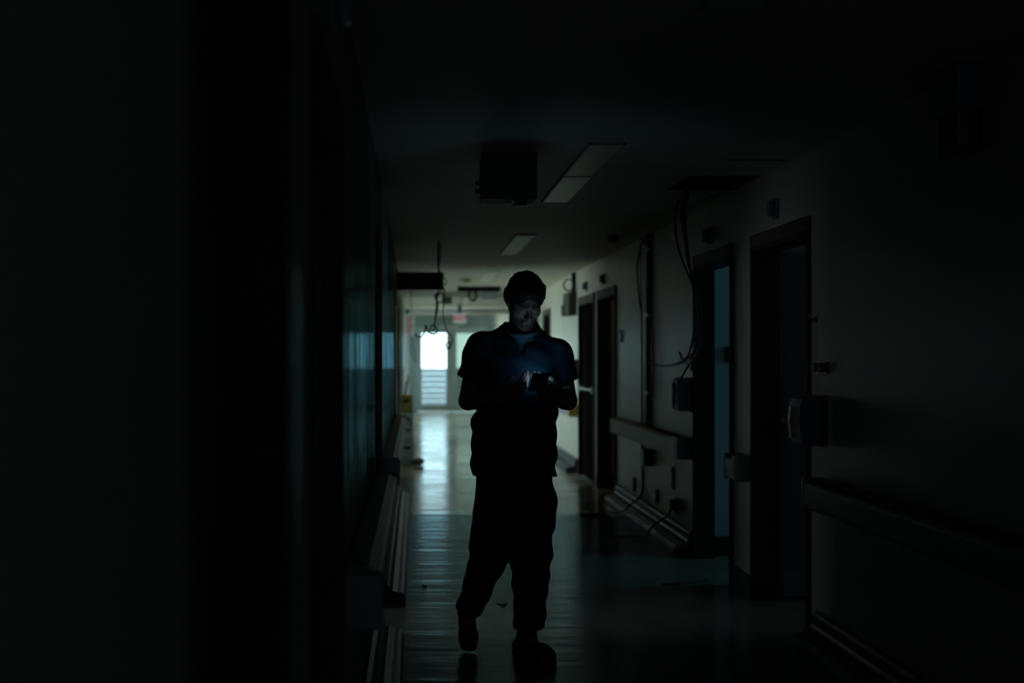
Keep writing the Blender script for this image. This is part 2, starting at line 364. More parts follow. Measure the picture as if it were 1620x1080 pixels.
# doors (leaves)
d1 = struct('door_1', MB().box(2.115, 3.05, 8.26, 8.305, .02, 2.02), M['slate'])
MB().box(2.14, 3.0, 8.252, 8.26, .03, .17).build('kick_plate', M['plastic'], d1)
MB().box(2.09, 2.112, 8.27, 8.36, 0.0, 2.03).build('stop_strip', M['room'], d1)
MB().tube([(2.12, 8.2, 1.045), (2.2, 8.19, 1.045), (2.25, 8.2, 1.045)], .011).lathe((2.235, 8.20, 1.045), [(.001, 0), (.028, .0), (.028, .06), (.001, .06)], 'y').build('lever_handle', M['chrome'], d1, True)
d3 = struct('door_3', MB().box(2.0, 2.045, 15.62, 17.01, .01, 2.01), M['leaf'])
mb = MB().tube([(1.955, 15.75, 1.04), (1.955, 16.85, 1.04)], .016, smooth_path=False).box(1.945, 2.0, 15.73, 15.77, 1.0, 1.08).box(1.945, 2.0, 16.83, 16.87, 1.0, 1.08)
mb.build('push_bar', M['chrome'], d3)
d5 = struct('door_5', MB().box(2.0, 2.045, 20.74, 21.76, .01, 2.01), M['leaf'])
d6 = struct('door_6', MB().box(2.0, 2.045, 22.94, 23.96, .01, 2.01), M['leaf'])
# brown double door closed in the left wall
m7 = mat('olive_brown_door', (.30, .24, .13), .5, .2, var=.2)
d = struct('door_7', MB().box(XL-.06, XL-.008, 13.73, 15.095, .01, 1.97, .003).box(XL-.06, XL-.008, 15.105, 16.47, .01, 1.97, .003), m7)
MB().box(XL-.008, XL, 14.9, 15.05, 1.0, 1.2, .002).build('push_plate', M['chrome'], d)

# side windows
for k, (a, b) in enumerate(WINS):
    mb = MB(); x0, x1 = XL-.09, XL-.04
    mb.box(x0, x1, a, b, .5, .55).box(x0, x1, a, b, 2.15, 2.2).box(x0, x1, a, a+.05, .5, 2.2).box(x0, x1, b-.05, b, .5, 2.2).box(x0, x1, (a+b)/2-.02, (a+b)/2+.02, .55, 2.15)
    f = struct('window_%d' % (k+1), mb, M['white'])
    MB().box(XL-.068, XL-.062, a+.05, b-.05, .55, 2.15).build('pane', M['glass'], f)
    MB().box(XL-.04, XL+.03, a-.02, b+.02, .47, .5).build('window_sill', M['white'], f)

for k, (a, b, z0, z1) in enumerate(RWINS):  # added right-hand windows, out of view, that let light into the end zone
    x0, x1 = XR+.04, XR+.09
    f = struct('window_%d' % (k+7), MB().box(x0, x1, a, b, z0, z0+.05).box(x0, x1, a, b, z1-.05, z1).box(x0, x1, a, a+.05, z0, z1).box(x0, x1, b-.05, b, z0, z1), M['white'])
    MB().box(XR+.062, XR+.068, a+.05, b-.05, z0+.05, z1-.05).build('pane', M['glass'], f)
# white portal frame across the corridor, 28.6 m away
struct('trim_21', MB().box(XL, XR, 28.56, 28.64, 2.27, 2.37).box(XL, XL+.07, 28.56, 28.64, 0, 2.37).box(XR-.09, XR, 28.56, 28.64, 0, 2.37), M['white'])
# glazed end doors
for k, (a, b, g) in enumerate([(0.05, 0.90, 'glass'), (0.93, 1.80, 'glass2')]):
    st = .115
    mb = MB().box(a, a+st, YEND+.03, YEND+.08, .01, 2.1).box(b-st, b, YEND+.03, YEND+.08, .01, 2.1).box(a+st, b-st, YEND+.03, YEND+.08, 1.995, 2.1).box(a+st, b-st, YEND+.03, YEND+.08, .01, .19)
    d = struct('door_%d' % (k+9), mb, M['door_paint'])
    MB().box(a+st, b-st, YEND+.052, YEND+.058, .19, 1.995).build('pane', M[g], d)
    MB().tube([(a+.05, YEND-.02, 1.0), (b-.05, YEND-.02, 1.0)], .013, smooth_path=False).box(a+.05, a+.08, YEND-.02, YEND+.03, .98, 1.02).box(b-.08, b-.05, YEND-.02, YEND+.03, .98, 1.02).build('push_bar', M['chrome'], d)
struct('trim_22', MB().box(0.0, 0.05, YEND-.02, YEND+.1, 0, 2.16).box(1.80, 1.86, YEND-.02, YEND+.1, 0, 2.16).box(0, 1.86, YEND-.02, YEND+.1, 2.1, 2.16).box(.90, .93, YEND-.0, YEND+.1, 0, 2.1), M['door_paint'])
# outside: ground and boarded fence
struct('ground', MB().box(-14, 16, YEND+.2, 60, -.1, -.02), M['ground'])
struct('ground_3', MB().box(XR+TW, 16, 24.3, YEND+.2, -.12, -.02), M['ground'])
struct('ground_2', MB().box(-14, XL-TW-.0, 16.75, YEND+.1, -.12, -.02), M['ground'])
M['fence'] = mat('pale_painted_boards', (0.13, 0.142, 0.155), 0.7, 0.2, var=0.15, vscale=3)
f = empty('board_fence', (0.9, 40, 0), 'pale fence of horizontal boards outside, seen through the lower glass of the end doors', 'fence')
mb = MB()
for k in range(7): mb.prof_y([(40, k*.155), (40.03, k*.155), (40.03, .146+k*.155), (40.018, .146+k*.155)], -2, 5)
mb.build('boards', M['fence'], f)
for x in (-1.2, .92, 3.0): MB().box(x, x+.08, 40.03, 40.11, -.02, 1.09).build('fence_post', M['fence'], f)

# ------------------------------------------------------------------ handrails and bumpers
def handrail(side, a, b, label, cap='rail', near_cap_len=.14):
    xw = XR if side > 0 else XL; s = -1 if side > 0 else 1
    r = empty('handrail', (xw, a, .75), label, 'handrail', 'wall handrails along the corridor')
    X = lambda d: xw+s*d
    pts = [(.0, .70), (.035, .70), (.05, .69), (.095, .69), (.108, .70), (.11, .715), (.11, .795), (.108, .81), (.095, .82), (.075, .82), (.07, .80), (.0, .80)]
    MB().prof([(X(d), z) for d, z in pts], a+near_cap_len, b-.02).build('rail_body', M['rail'], r)
    MB().prof([(X(0.004), .80), (X(.094), .80), (X(.098), .822), (X(.07), .835), (X(.004), .835)], a+near_cap_len, b-.02).build('top_strip', M['rail_wood'], r)
    x0, x1 = sorted((X(0), X(.113)))
    for (c, d) in ((a, a+near_cap_len), (b-.02, b+.02)):
        MB().box(x0, x1, c, d, .687, .838, .012).build('end_cap', M[cap] if c != a or cap == 'rail_cap' else M['rail'], r, True)
    return r
handrail(1, -1.0, 6.83, 'long grey handrail with brown top strip at right edge of the photo, nearest the camera')
handrail(1, 8.30, 8.56, 'stub of grey handrail on the narrow wall between the two nearest right doorways', near_cap_len=.05)
handrail(1, 10.06, 13.6, 'grey handrail with reddish top strip on right wall below the vertical conduits', near_cap_len=.3)
handrail(1, 17.2, 20.4, 'yellow-capped handrail on right wall past the dark doorways, beside man\'s elbow', cap='rail_cap')
handrail(-1, 3.80, 7.15, 'dark handrail on left wall ending in a big block cap, nearest camera')
handrail(-1, 8.06, 14.0, 'bluish handrail on left wall beyond the thin dark doorway')
def bumper(side, a, b, label):
    xw = XR if side > 0 else XL; s = -1 if side > 0 else 1
    r = empty('wall_bumper', (xw, a, 0), label, 'bumper', 'stepped bumpers along the foot of the walls')
    X = lambda d: xw+s*d
    up = [(0, .0), (0, .175), (.012, .18), (.03, .175), (.038, .16), (.04, .12), (.05, .105), (.05, 0)]
    lo = [(.05, .0), (.05, .08), (.07, .085), (.10, .075), (.118, .075), (.135, .065), (.143, .045), (.143, .0)]
    MB().prof([(X(d), z) for d, z in up], a, b).build('upper_ledge', M['bumper'], r)
    MB().prof([(X(d), z) for d, z in lo], a, b).build('lower_rail', M['bumper'], r)
bumper(1, -1, 6.93, 'stepped dark bumper at foot of right wall in the near bottom right corner')
bumper(1, 10.06, 13.75, 'stepped shiny bumper at foot of right wall below the outlets and loose cord')
bumper(1, 17.2, 20.5, 'stepped bumper at foot of right wall beside the man\'s hip, beyond the dark doorways')
bumper(-1, 3.80, 7.05, 'stepped dark bumper at foot of left wall in front of the thin doorway, nearest')
bumper(-1, 8.10, 14.05, 'stepped bluish bumper at foot of left wall beyond the thin doorway')

# ------------------------------------------------------------------ wall fittings
def dispenser(y, z0, label, m='plastic', strip=True, d=.128):
    r = empty('wall_dispenser', (XR, y+.1, z0), label, 'dispenser', 'wall dispensers beside the doorways')
    pts = [(XR-.03, z0), (XR-.03, z0+.235), (XR-d+.03, z0+.235), (XR-d+.012, z0+.222), (XR-d+.003, z0+.19), (XR-d, z0+.12), (XR-d+.004, z0+.05), (XR-d+.014, z0+.012), (XR-d+.03, z0)]
    MB().prof(pts, y, y+.2).build('housing', M[m], r)
    MB().box(XR-.03, XR, y-.004, y+.204, z0-.004, z0+.24).build('back_plate', M['base'], r)
    if strip:
        q = [(XR-d-.004, z0+.03), (XR-d-.012, z0+.12), (XR-d-.004, z0+.185), (XR-d+.006, z0+.185), (XR-d, z0+.12), (XR-d+.006, z0+.03)]
        MB().prof(q, y+.13, y+.18).build('push_lever', M['brass'], r)
    return r
dispenser(6.82, 0.99, 'dark box dispenser with brass lever beside nearest right doorway')
r = dispenser(10.03, 1.03, 'dark round-fronted dispenser under the dangling cables beside second right doorway', strip=False)
mb = MB()
random.seed(3)
for k in range(9):
    z = 1.06+k*.02; mb.ball((XR-.132, 10.12+random.random()*.03, z), (.010, .03, .014))
mb.build('torn_edge', M['plastic'], r)
dispenser(17.22, 1.14, 'olive green dispenser on far right wall behind the man\'s elbow', 'olive', strip=False, d=.10)

def small_plate(name, x, y, z, w_, h_, m, label, cat, side=1, group=None, thick=.012, screws=False):
    s = -1 if side > 0 else 1; xw = XR if side > 0 else XL
    x0, x1 = sorted((xw, xw+s*thick))
    r = empty(name, (xw, y, z), label, cat, group)
    MB().box(x0, x1, y-w_/2, y+w_/2, z-h_/2, z+h_/2, min(.004, thick*.3)).build('cover_plate', m, r)
    for dz in (-h_*.28, h_*.28):
        MB().lathe((x0 if side > 0 else x1, y, z+dz), [(.001, -.004), (min(.012, w_*.2), -.004), (min(.012, w_*.2), .004), (.001, .004)], 'x', 12).build('socket' if cat == 'outlet' else 'screw', M['base'], r)
    return r
small_plate('switch_plate', 0, 6.88, 1.365, .23, .055, M['frame'], 'small brown wall plate with shiny edges above the nearest dispenser', 'wall plate')
MB_ = MB().box(XR-.014, XR-.012, 6.77, 6.99, 1.388, 1.3925).box(XR-.014, XR-.012, 6.77, 6.99, 1.3375, 1.342)
o = MB_.build('edge_strip', M['brass'], bpy.data.objects['switch_plate'])
o = MB().tube([(XR, 6.98, 1.6), (XR-.03, 6.98, 1.6), (XR-.035, 6.98, 1.625)], .008).lathe((XR-.001, 6.98, 1.6), [(.001, -.006), (.016, -.006), (.016, .001), (.001, .001)], 'x').build('wall_hook', M['brass'], None, True)
tag(o, 'tiny brass hook on right wall beside nearest doorway frame', 'hook')
small_plate('wall_outlet', 0, 12.8, .27, .11, .13, M['base'], 'dark broken outlet low on right wall, left of the conduits', 'outlet')
small_plate('wall_outlet', 0, 11.57, .28, .08, .12, M['rail'], 'pale blank outlet plate low on right wall below the handrail, between conduits and cord', 'outlet')
small_plate('wall_outlet', 0, 10.86, .49, .06, .17, M['rail'], 'tall narrow pale plate on right wall above the outlet with cord', 'outlet')
small_plate('wall_outlet', 0, 10.72, .29, .11, .13, M['plastic'], 'dark outlet on right wall with a black cord trailing down to floor', 'outlet')
small_plate('blue_plaque', 0, 13.62, 1.61, .14, .12, M['blue'], 'small blue plaque on right wall beside the far brown doorway', 'plaque')
small_plate('switch_plate', 0, 10.12, 1.37, .08, .12, M['plastic'], 'small dark switch on right wall behind the dangling cables, above the dispenser', 'switch')
r = empty('room_switch_box', (2.24, 10.12, 1.43), 'small dark switch box on the blue-lit wall inside the second doorway', 'switch')
MB().box(2.20, 2.28, 10.08, 10.12, 1.375, 1.485, .006).build('housing', M['base'], r)
MB().box(2.225, 2.255, 10.07, 10.08, 1.41, 1.45).build('toggle', M['base'], r)

def dome(y, side, label):
    xw = XR if side > 0 else XL; s = -1 if side > 0 else 1
    r = empty('call_light', (xw, y, 2.22), label, 'call light', 'corridor call lights above the doors')
    x0, x1 = sorted((xw, xw+s*.02))
    MB().box(x0, x1, y-.045, y+.045, 2.165, 2.275, .004).build('back_plate', M['plastic'], r)
    x0, x1 = sorted((xw+s*.02, xw+s*.055))
    MB().box(x0, x1, y-.03, y+.03, 2.18, 2.262, .012).build('lamp_cover', M['plastic'], r, True)
dome(7.74, 1, 'small dark call light above nearest right doorway'); dome(9.47, 1, 'small dark call light above second right doorway')
dome(14.8, 1, 'small call light above the brown doorway right of the man'); dome(16.3, 1, 'small call light above the dark door with a push bar')
dome(3.25, -1, 'faint call light high on left wall above the near doorway')

# vertical conduits between the doors
r = empty('conduit', (XR-.02, 11.88, 0.6), 'vertical conduit from ceiling to grey handrail with junction box at its foot', 'conduit')
MB().tube([(XR-.018, 11.88, .66), (XR-.018, 11.88, H)], .017, smooth_path=False).build('pipe', M['plastic'], r, True)
MB().tube([(XR-.018, 11.96, .66), (XR-.018, 11.96, H)], .011, smooth_path=False).build('pipe', M['chrome'], r, True)
MB().box(XR-.07, XR, 11.86, 12.02, .50, .64, .006).build('junction_box', M['plastic'], r)
for z in (1.1, 1.75, 2.3): MB().box(XR-.04, XR, 11.84, 11.99, z, z+.02).build('pipe_clip', M['chrome'], r)
o = MB().tube([(XR-.01, 12.30, H-.02), (XR-.03, 12.42, 2.2), (XR-.02, 12.36, 1.9), (XR-.015, 12.28, 1.75), (XR-.012, 12.28, 1.2), (XR-.012, 12.28, .84), (XR-.012, 12.28, .66), (XR-.012, 12.28, .5), (XR-.01, 12.3, .24), (XR-.1, 12.35, .13), (XR-.17, 12.5, .05), (XR-.25, 12.9, .012)], .008).build('wall_cable', M['cable'], None, True)
tag(o, 'thin black cable running down right wall left of the conduit to the floor', 'cable')
o = MB().tube([(XR-.01, 12.31, H-.01), (XR-.04, 12.2, 2.25), (XR-.03, 12.22, 2.0), (XR-.016, 12.27, 1.8)], .005).build('wall_cable', M['cable'], None, True)
tag(o, 'short slack loop of thin cable high on right wall beside the conduit', 'cable')
o = MB().box(XR-.03, XR, 12.22, 12.38, H-.06, H-.01, .004).build('junction_box', M['offwhite']); tag(o, 'pale junction box at ceiling edge above the thin wall cable', 'junction box')
o = MB().tube([(XR-.02, 10.72, .31), (XR-.05, 10.74, .24), (XR-.055, 10.8, .205), (XR-.15, 10.9, .12), (XR-.18, 11.0, .03), (XR-.24, 11.1, .012), (1.6, 11.1, .012), (1.52, 11.15, .012)], .008).box(XR-.05, XR-.01, 10.69, 10.75, .26, .34, .008).build('power_cord', M['black'], None, True)
tag(o, 'black power cord hanging from a low outlet and trailing onto the floor', 'cord')
o = MB().tube([(1.84, 9.0, .008), (1.75, 8.92, .008), (1.64, 8.84, .008), (1.53, 8.8, .008)], .007).build('floor_cable', M['black'], None, True)
tag(o, 'short dark cable lying on floor in front of second right doorway', 'cable')
MBx = MB().box(1.47, 1.62, 12.6, 12.8, 0.003, .03, .006).build('flattened_wrapper', M['black']); tag(MBx, 'flat dark wrapper lying on floor beside bumper under the thin wall cable', 'wrapper', kind='thing')

# near right high fitting
r = empty('wall_alarm', (XR, 5.05, 2.25), 'dark alarm fixture high on right wall in the upper right corner', 'alarm')
MB().box(XR-.10, XR, 4.9, 5.2, 2.28, 2.43, .01).build('bracket', M['plastic'], r)
MB().box(XR-.075, XR, 4.93, 5.17, 2.13, 2.3, .02).build('horn', M['black'], r)
MB().box(XR-.09, XR-.06, 4.915, 4.93, 2.15, 2.27, .002).build('face_plate', M['plastic'], r)

# olive board with coil and stem, far right
r = empty('wall_board', (XR, 17.7, 1.92), 'olive brown board high on right wall beyond the dark door, cable coil above it', 'board')
MB().box(XR-.10, XR-.0, 17.35, 18.0, 1.92, 2.2, .006).build('board_body', M['olive'], r)
MB().box(XR-.13, XR-.10, 17.9, 17.99, 1.92, 2.06).build('glint_strip', M['offwhite'], r)  # pale block in place of a glint on the board
MB().box(XR-.045, XR-.005, 17.45, 17.5, 2.2, H).build('stem', M['leaf'], r)
o = MB().tube([(XR-.09+.06*math.cos(t*.5), 17.42+.01*math.sin(t), 2.29+.07*math.sin(t*.5)) for t in range(0, 30)], .01).build('cable_coil', M['cable'], None, True)
tag(o, 'coil of cable hanging at ceiling above the olive board on far right wall', 'cable')

# ------------------------------------------------------------------ ceiling
def ceiling_light(y0, y1, x, label, wd=.155):
    r = empty('ceiling_light', (x, (y0+y1)/2, H), label, 'ceiling light', 'unlit strip lights along the corridor ceiling')
    z0 = H-.012
    MB().box(x-wd/2-.012, x+wd/2+.012, y0, y0+.02, z0, H).box(x-wd/2-.012, x+wd/2+.012, y1-.02, y1, z0, H).box(x-wd/2-.012, x-wd/2, y0, y1, z0, H).box(x+wd/2, x+wd/2+.012, y0, y1, z0, H).build('frame', M['offwhite'], r)
    MB().box(x-wd/2, x+wd/2, y0+.02, y1-.02, z0+.001, H-.002, .002).build('diffuser', M['diff'], r)
ceiling_light(2.85, 4.15, .92, 'unlit strip light at top of the photo, nearest the camera')
ceiling_light(6.79, 8.00, .92, 'unlit strip light above the man, near half of the joined pair')
ceiling_light(8.02, 9.37, .92, 'unlit strip light above the man, far half of the joined pair')
ceiling_light(11.9, 14.25, .93, 'unlit strip light on the ceiling just above the man\'s head, alone')
ceiling_light(16.9, 19.4, .93, 'small distant strip light on ceiling left of the man\'s head')
ceiling_light(24.5, 27.4, .93, 'most distant bluish strip light before the white portal frame')
M['box_grey'] = mat('dull_grey_metal', (.22, .21, .19), .6, .3, var=.15)
# box hanging from the ceiling with a small sensor beneath
r = empty('hanging_box', (.476, 7.3, 2.33), 'large dark box hanging from ceiling above and left of the man\'s head', 'box')
MB().box(.335, .617, 7.19, 7.42, 2.215, H, .008).build('housing', M['box_grey'], r)
MB().box(.36, .592, 7.184, 7.19, 2.24, 2.415, .002).build('front_panel', M['box_grey'], r)
for z in (2.30, 2.26): MB().lathe((.335, 7.25, z), [(.001, -.028), (.010, -.028), (.010, 0), (.001, 0)], 'x', 12).build('knob', M['base'], r, True)
MB().box(.50, .57, 7.22, 7.30, 2.185, 2.215, .006).build('sensor', M['base'], r)
MB().box(.488, .502, 7.20, 7.24, 2.198, 2.206).build('sensor_lens', M['chrome'], r)
for (px, py, Y, lab) in ((970, 374, 12.1, 'tiny dark smoke detector on ceiling right of the man, near the conduits'), (736, 441, 18.7, 'yellowish round smoke detector on far ceiling between sign and strip light')):
    x = (px-657)*Y/2250
    r = empty('smoke_detector', (x, Y, H), lab, 'smoke detector')
    yel = Y > 15
    MB().lathe((x, Y, H), [(.09 if yel else .05, 0), (.09 if yel else .05, -.02), (.07 if yel else .04, -.05), (.001, -.06)]).build('body', M['yellow'] if yel else M['plastic'], r, True)
    MB().lathe((x, Y, H), [(.03, -.05), (.03, -.062), (.001, -.064)]).build('sensor_cap', M['offwhite'], r, True)
o = MB().box(1.62, 1.93, 7.38, 7.395, H-.006, H).build('ceiling_joint', M['base']); o['kind'] = 'structure'; o.name = 'trim_31'
o = MB().box(1.552, 1.562, 8.05, 8.73, H-.004, H+.3).box(1.938, 1.948, 8.05, 8.73, H-.004, H+.3).box(1.552, 1.948, 8.05, 8.065, H-.004, H+.3).box(1.552, 1.948, 8.715, 8.73, H-.004, H+.3).box(1.56, 1.94, 8.06, 8.72, H+.28, H+.3).build('trim_32', M['hole']); o['kind'] = 'structure'  # black lining added so the hole's inner faces look shaded
# far open ceiling tile
r = empty('open_ceiling_hatch', (.95, 20.9, H), 'dark open hatch flap hanging from far ceiling near the cable coil', 'hatch')
MB().box(.62, 1.25, 20.85, 20.89, H-.075, H).build('frame', M['hole'], r)
MB().prof_y([(20.9, H-.01), (21.5, H-.16), (21.5, H-.14), (20.9, H)], 1.0, 1.24).build('flap', M['plastic'], r)
random.seed(7)
def coil(c, R, n, r_, jitter=.01, plane='xz'):
    pts = []
    for k in range(n*10):
        a = k*2*math.pi/10
        rr = R*(1+.15*math.sin(k*.7)+random.uniform(-.06, .06))
        pts.append((c[0]+rr*math.cos(a)*.8, c[1]+random.uniform(-jitter, jitter)+.02*math.sin(k*.3), c[2]+rr*math.sin(a)))
    return pts
o = MB().tube([(0.86, 21, H)]+coil((.84, 21, 2.31), .075, 3, .01), .014).build('cable_coil', M['black'], None, True)
tag(o, 'dark coil of cable hanging below the far ceiling hatch', 'cable')
o = MB().box(-.1, .28, 22.0, 22.06, 2.385, 2.41).ball((.30, 22.03, 2.40), (.03, .03, .025)).build('ceiling_bracket', M['chrome'], None); tag(o, 'slim metal bar with bright tip under far ceiling behind the hanging sign', 'bracket')
o = MB().box(.45, .62, 24.0, 24.2, 2.30, 2.42, .01).build('ceiling_box', M['plastic']); tag(o, 'small dark box on the far ceiling in front of the white portal', 'box')

# ------------------------------------------------------------------ hanging signs
Y = 15.5
r = empty('hanging_sign', (.05, Y, 2.3), 'dark brown directional sign board hanging across left wall under the ceiling', 'sign')
MB().box(XL, .31, Y, Y+.035, 2.14, 2.335, .003).build('board', M['sign'], r)
random.seed(5)
for (z, xs) in ((2.295, (-.17, .26)), (2.245, (-.17, .18)), (2.205, (-.17, .28)), (2.168, (-.12, .28))):
    x = xs[0]; mb = MB()
    while x < xs[1]:
        wl = random.uniform(.02, .06)
        if random.random() < .85: mb.box(x, min(x+wl, xs[1]), Y-.002, Y, z-.010, z+.010)
        x += wl+.012
    mb.box(xs[0], xs[1], Y-.001, Y, z-.002, z+.002).build('lettering_row', M['sign_txt'], r)
# EXIT sign
def text_mesh(s, size, loc, m, parent, depth=.004):
    cu = bpy.data.curves.new('lettering', 'FONT'); cu.body = s; cu.size = size; cu.extrude = depth; cu.align_x = 'CENTER'; cu.align_y = 'CENTER'
    cu.offset = size*.02
    o = bpy.data.objects.new('lettering', cu); C.objects.link(o)
    dg = bpy.context.evaluated_depsgraph_get(); me = bpy.data.meshes.new_from_object(o.evaluated_get(dg))
    bpy.data.objects.remove(o)
    me.transform(Matrix.Translation(Vector(loc)-parent.location) @ Matrix.Rotation(R90, 4, 'X'))
    me.materials.clear(); me.materials.append(m)
    q = bpy.data.objects.new('lettering', me); C.objects.link(q); q.parent = parent
    return q
r = empty('exit_sign', (.88, 28.2, 2.25), 'pale exit sign with red letters hanging before the glazed end doors', 'sign')
MB().box(.755, 1.0, 28.15, 28.2, 2.07, 2.265, .004).build('sign_box', M['exit_face'], r)
MB().box(.84, .92, 28.16, 28.19, 2.265, H).build('hanger', M['plastic'], r)
text_mesh('EXIT', .125, (.877, 28.145, 2.165), M['red'], r)
r = empty('notice_sign', (-.1, 27.0, 2.0), 'white and red notice sign projecting from left wall near the white portal frame', 'sign')
MB().box(XL, -.01, 27.0, 27.03, 1.81, 2.2).build('sign_board', M['white'], r)
mb = MB()
for k in range(6): mb.box(-.17, -.04-.03*(k % 3), 26.995, 27.0, 2.14-k*.055, 2.17-k*.055)
mb.build('red_marks', M['red_paint'], r)
small = MB().box(.60, 1.12, YEND-.035, YEND-.02, 2.13, 2.19).build('door_label', M['white']); tag(small, 'narrow white strip above the glazed end doors', 'label')

# ------------------------------------------------------------------ dangling cables
def cable(name, pts, rad, label, m='black', group=None):
    o = MB().tube([at(*p) for p in pts], rad, 7).build(name, M[m], None, True)
    return tag(o, label, 'cable', group)
cable('hanging_cable', [(1089, 290, 8.4), (1086, 300, 8.4), (1078, 330, 8.5), (1082, 370, 8.6), (1088, 400, 8.7), (1094, 440, 8.9), (1100, 480, 9.1), (1104, 520, 9.3), (1101, 548, 9.5), (1085, 568, 10.2), (1060, 578, 11.0), (1036, 577, 11.7)], .009, 'black cable from right ceiling hole that sweeps left to the conduit', group=None)
cable('hanging_cable', [(1091, 290, 8.3), (1087, 304, 8.3), (1082, 350, 8.35), (1088, 400, 8.5), (1092, 430, 8.6), (1103, 470, 8.8), (1110, 510, 9.0), (1105, 555, 9.3), (1088, 580, 9.8), (1072, 608, 10.05)], .007, 'black cable from right ceiling hole bulging right and ending at dark dispenser')
cable('hanging_cable', [(1085, 292, 8.5), (1083, 306, 8.5), (1070, 330, 8.5), (1069, 372, 8.6), (1078, 408, 8.7), (1088, 432, 8.8), (1097, 460, 8.9), (1099, 500, 9.2), (1096, 535, 9.6), (1089, 562, 9.7), (1080, 568, 9.7), (1075, 556, 9.7)], .007, 'black cable from right ceiling hole bowing left then hooking up at its free end')
cable('hanging_cable', [(1095, 291, 8.5), (1087, 310, 8.4), (1084, 360, 8.5), (1089, 416, 8.6), (1097, 445, 8.8), (1100, 540, 9.2)], .010, 'thick straight black cable in the middle of the bundle from right ceiling hole')
cable('ceiling_wire', [(1062, 333, 9.98), (1090, 328, 9.7), (1110, 318, 9.3), (1155, 300, 8.75)], .005, 'thin wire stretched along ceiling behind the right ceiling hole')
G = 'tangled cables hanging beside the sign'
cable('hanging_cable', [(694, 380, 12.54), (693, 400, 12.5), (694, 430, 12.5), (697, 455, 12.5), (692, 470, 12.5), (690, 490, 12.5), (688, 510, 12.5), (686, 522, 12.5), (680, 524, 12.5), (684, 514, 12.5), (691, 520, 12.5), (689, 528, 12.5), (678, 526, 12.5), (674, 514, 12.5), (672, 524, 12.5), (668, 532, 12.5), (660, 532, 12.5), (657, 527, 12.5)], .0065, 'thick black cable beside the hanging sign ending in tangled knots left')
cable('hanging_cable', [(695, 381, 12.5), (697, 400, 12.45), (694, 425, 12.45), (700, 436, 12.4), (706, 443, 12.4), (705, 450, 12.4), (699, 450, 12.4), (703, 458, 12.4), (702, 480, 12.4), (701, 500, 12.4), (706, 520, 12.4), (714, 532, 12.4), (715, 542, 12.4), (708, 550, 12.4), (705, 545, 12.4), (711, 540, 12.4), (712, 550, 12.4), (706, 553, 12.4)], .0048, 'thin black cable beside the hanging sign that drops right to a small loop')
cable('hanging_cable', [(694, 382, 12.55), (693, 455, 12.55), (688, 466, 12.55), (690, 475, 12.55), (698, 478, 12.55), (702, 470, 12.55), (697, 462, 12.55), (690, 468, 12.55), (693, 480, 12.55), (690, 500, 12.55), (687, 517, 12.55)], .0048, 'black cable beside the hanging sign knotted in a ring just below it')
cable('hanging_cable', [(650, 449, 20.0), (650, 462, 20.0), (651, 500, 20.0), (649, 530, 20.0), (653, 545, 20.0), (658, 562, 20.0), (657, 572, 20.0), (652, 562, 20.0), (650, 545, 20.0)], .006, 'faint loop of cable hanging near left wall behind the tangle', 'cable')

# ------------------------------------------------------------------ stacked crates by the left wall
def crate(y0, z0, m, label, h=.24, x1=-.02):
    r = empty('plastic_crate', ((XL+x1)/2, y0+.25, z0), label, 'crate', None)
    x0 = XL+.012; y1 = y0+.5; t = .012
    MB().box(x0, x1, y0, y1, z0, z0+t).box(x0, x0+t, y0, y1, z0, z0+h).box(x1-t, x1, y0, y1, z0, z0+h).box(x0, x1, y0, y0+t, z0, z0+h).box(x0, x1, y1-t, y1, z0, z0+h).build('tub', M[m], r)
    MB().box(x0-.006, x1+.008, y0-.008, y0, z0+h-.03, z0+h).box(x1, x1+.008, y0, y1+.008, z0+h-.03, z0+h).build('rim', M[m], r)
    MB().box(x0+.04, x1-.04, y0-.010, y0-.006, z0+h-.09, z0+h-.055).build('grip_slot', M['base'], r)
    return r
crate(18.65, 0, 'crate', 'pale blue crate on the floor by left wall, bottom of the stack', .29)
crate(18.67, .30, 'crate', 'pale blue crate by left wall, middle of the stack', .22, -.03)
crate(18.68, .53, 'crate', 'pale blue crate by left wall just under the yellow crate', .13, -.03)
crate(18.70, .67, 'yellow', 'yellow crate on top of the pale stack by left wall', .23, -.04)
r = empty('scrubbing_brush', (-.12, 18.9, .7), 'dark long-handled brush leaning out of the yellow crate by left wall', 'brush')
MB().tube([(-.17, 18.85, .70), (-.10, 18.85, 1.13)], .018, smooth_path=False).build('handle', M['black'], r, True)
MB().box(-.125, -.065, 18.8, 18.92, 1.10, 1.17, .01).build('brush_head', M['offwhite'], r)
o = MB().box(-.075, -.055, 18.75, 18.79, .68, 1.1, .004).build('white_slat', M['offwhite']); tag(o, 'upright white slat standing in the yellow crate', 'slat')
o = MB().ball((.05, 18.50, .05), (.07, .09, .05)).ball((.0, 18.53, .045), (.06, .08, .045)).build('crumpled_rag', M['plastic'], None, True); tag(o, 'dark crumpled rag on floor in front of the stacked crates', 'rag')

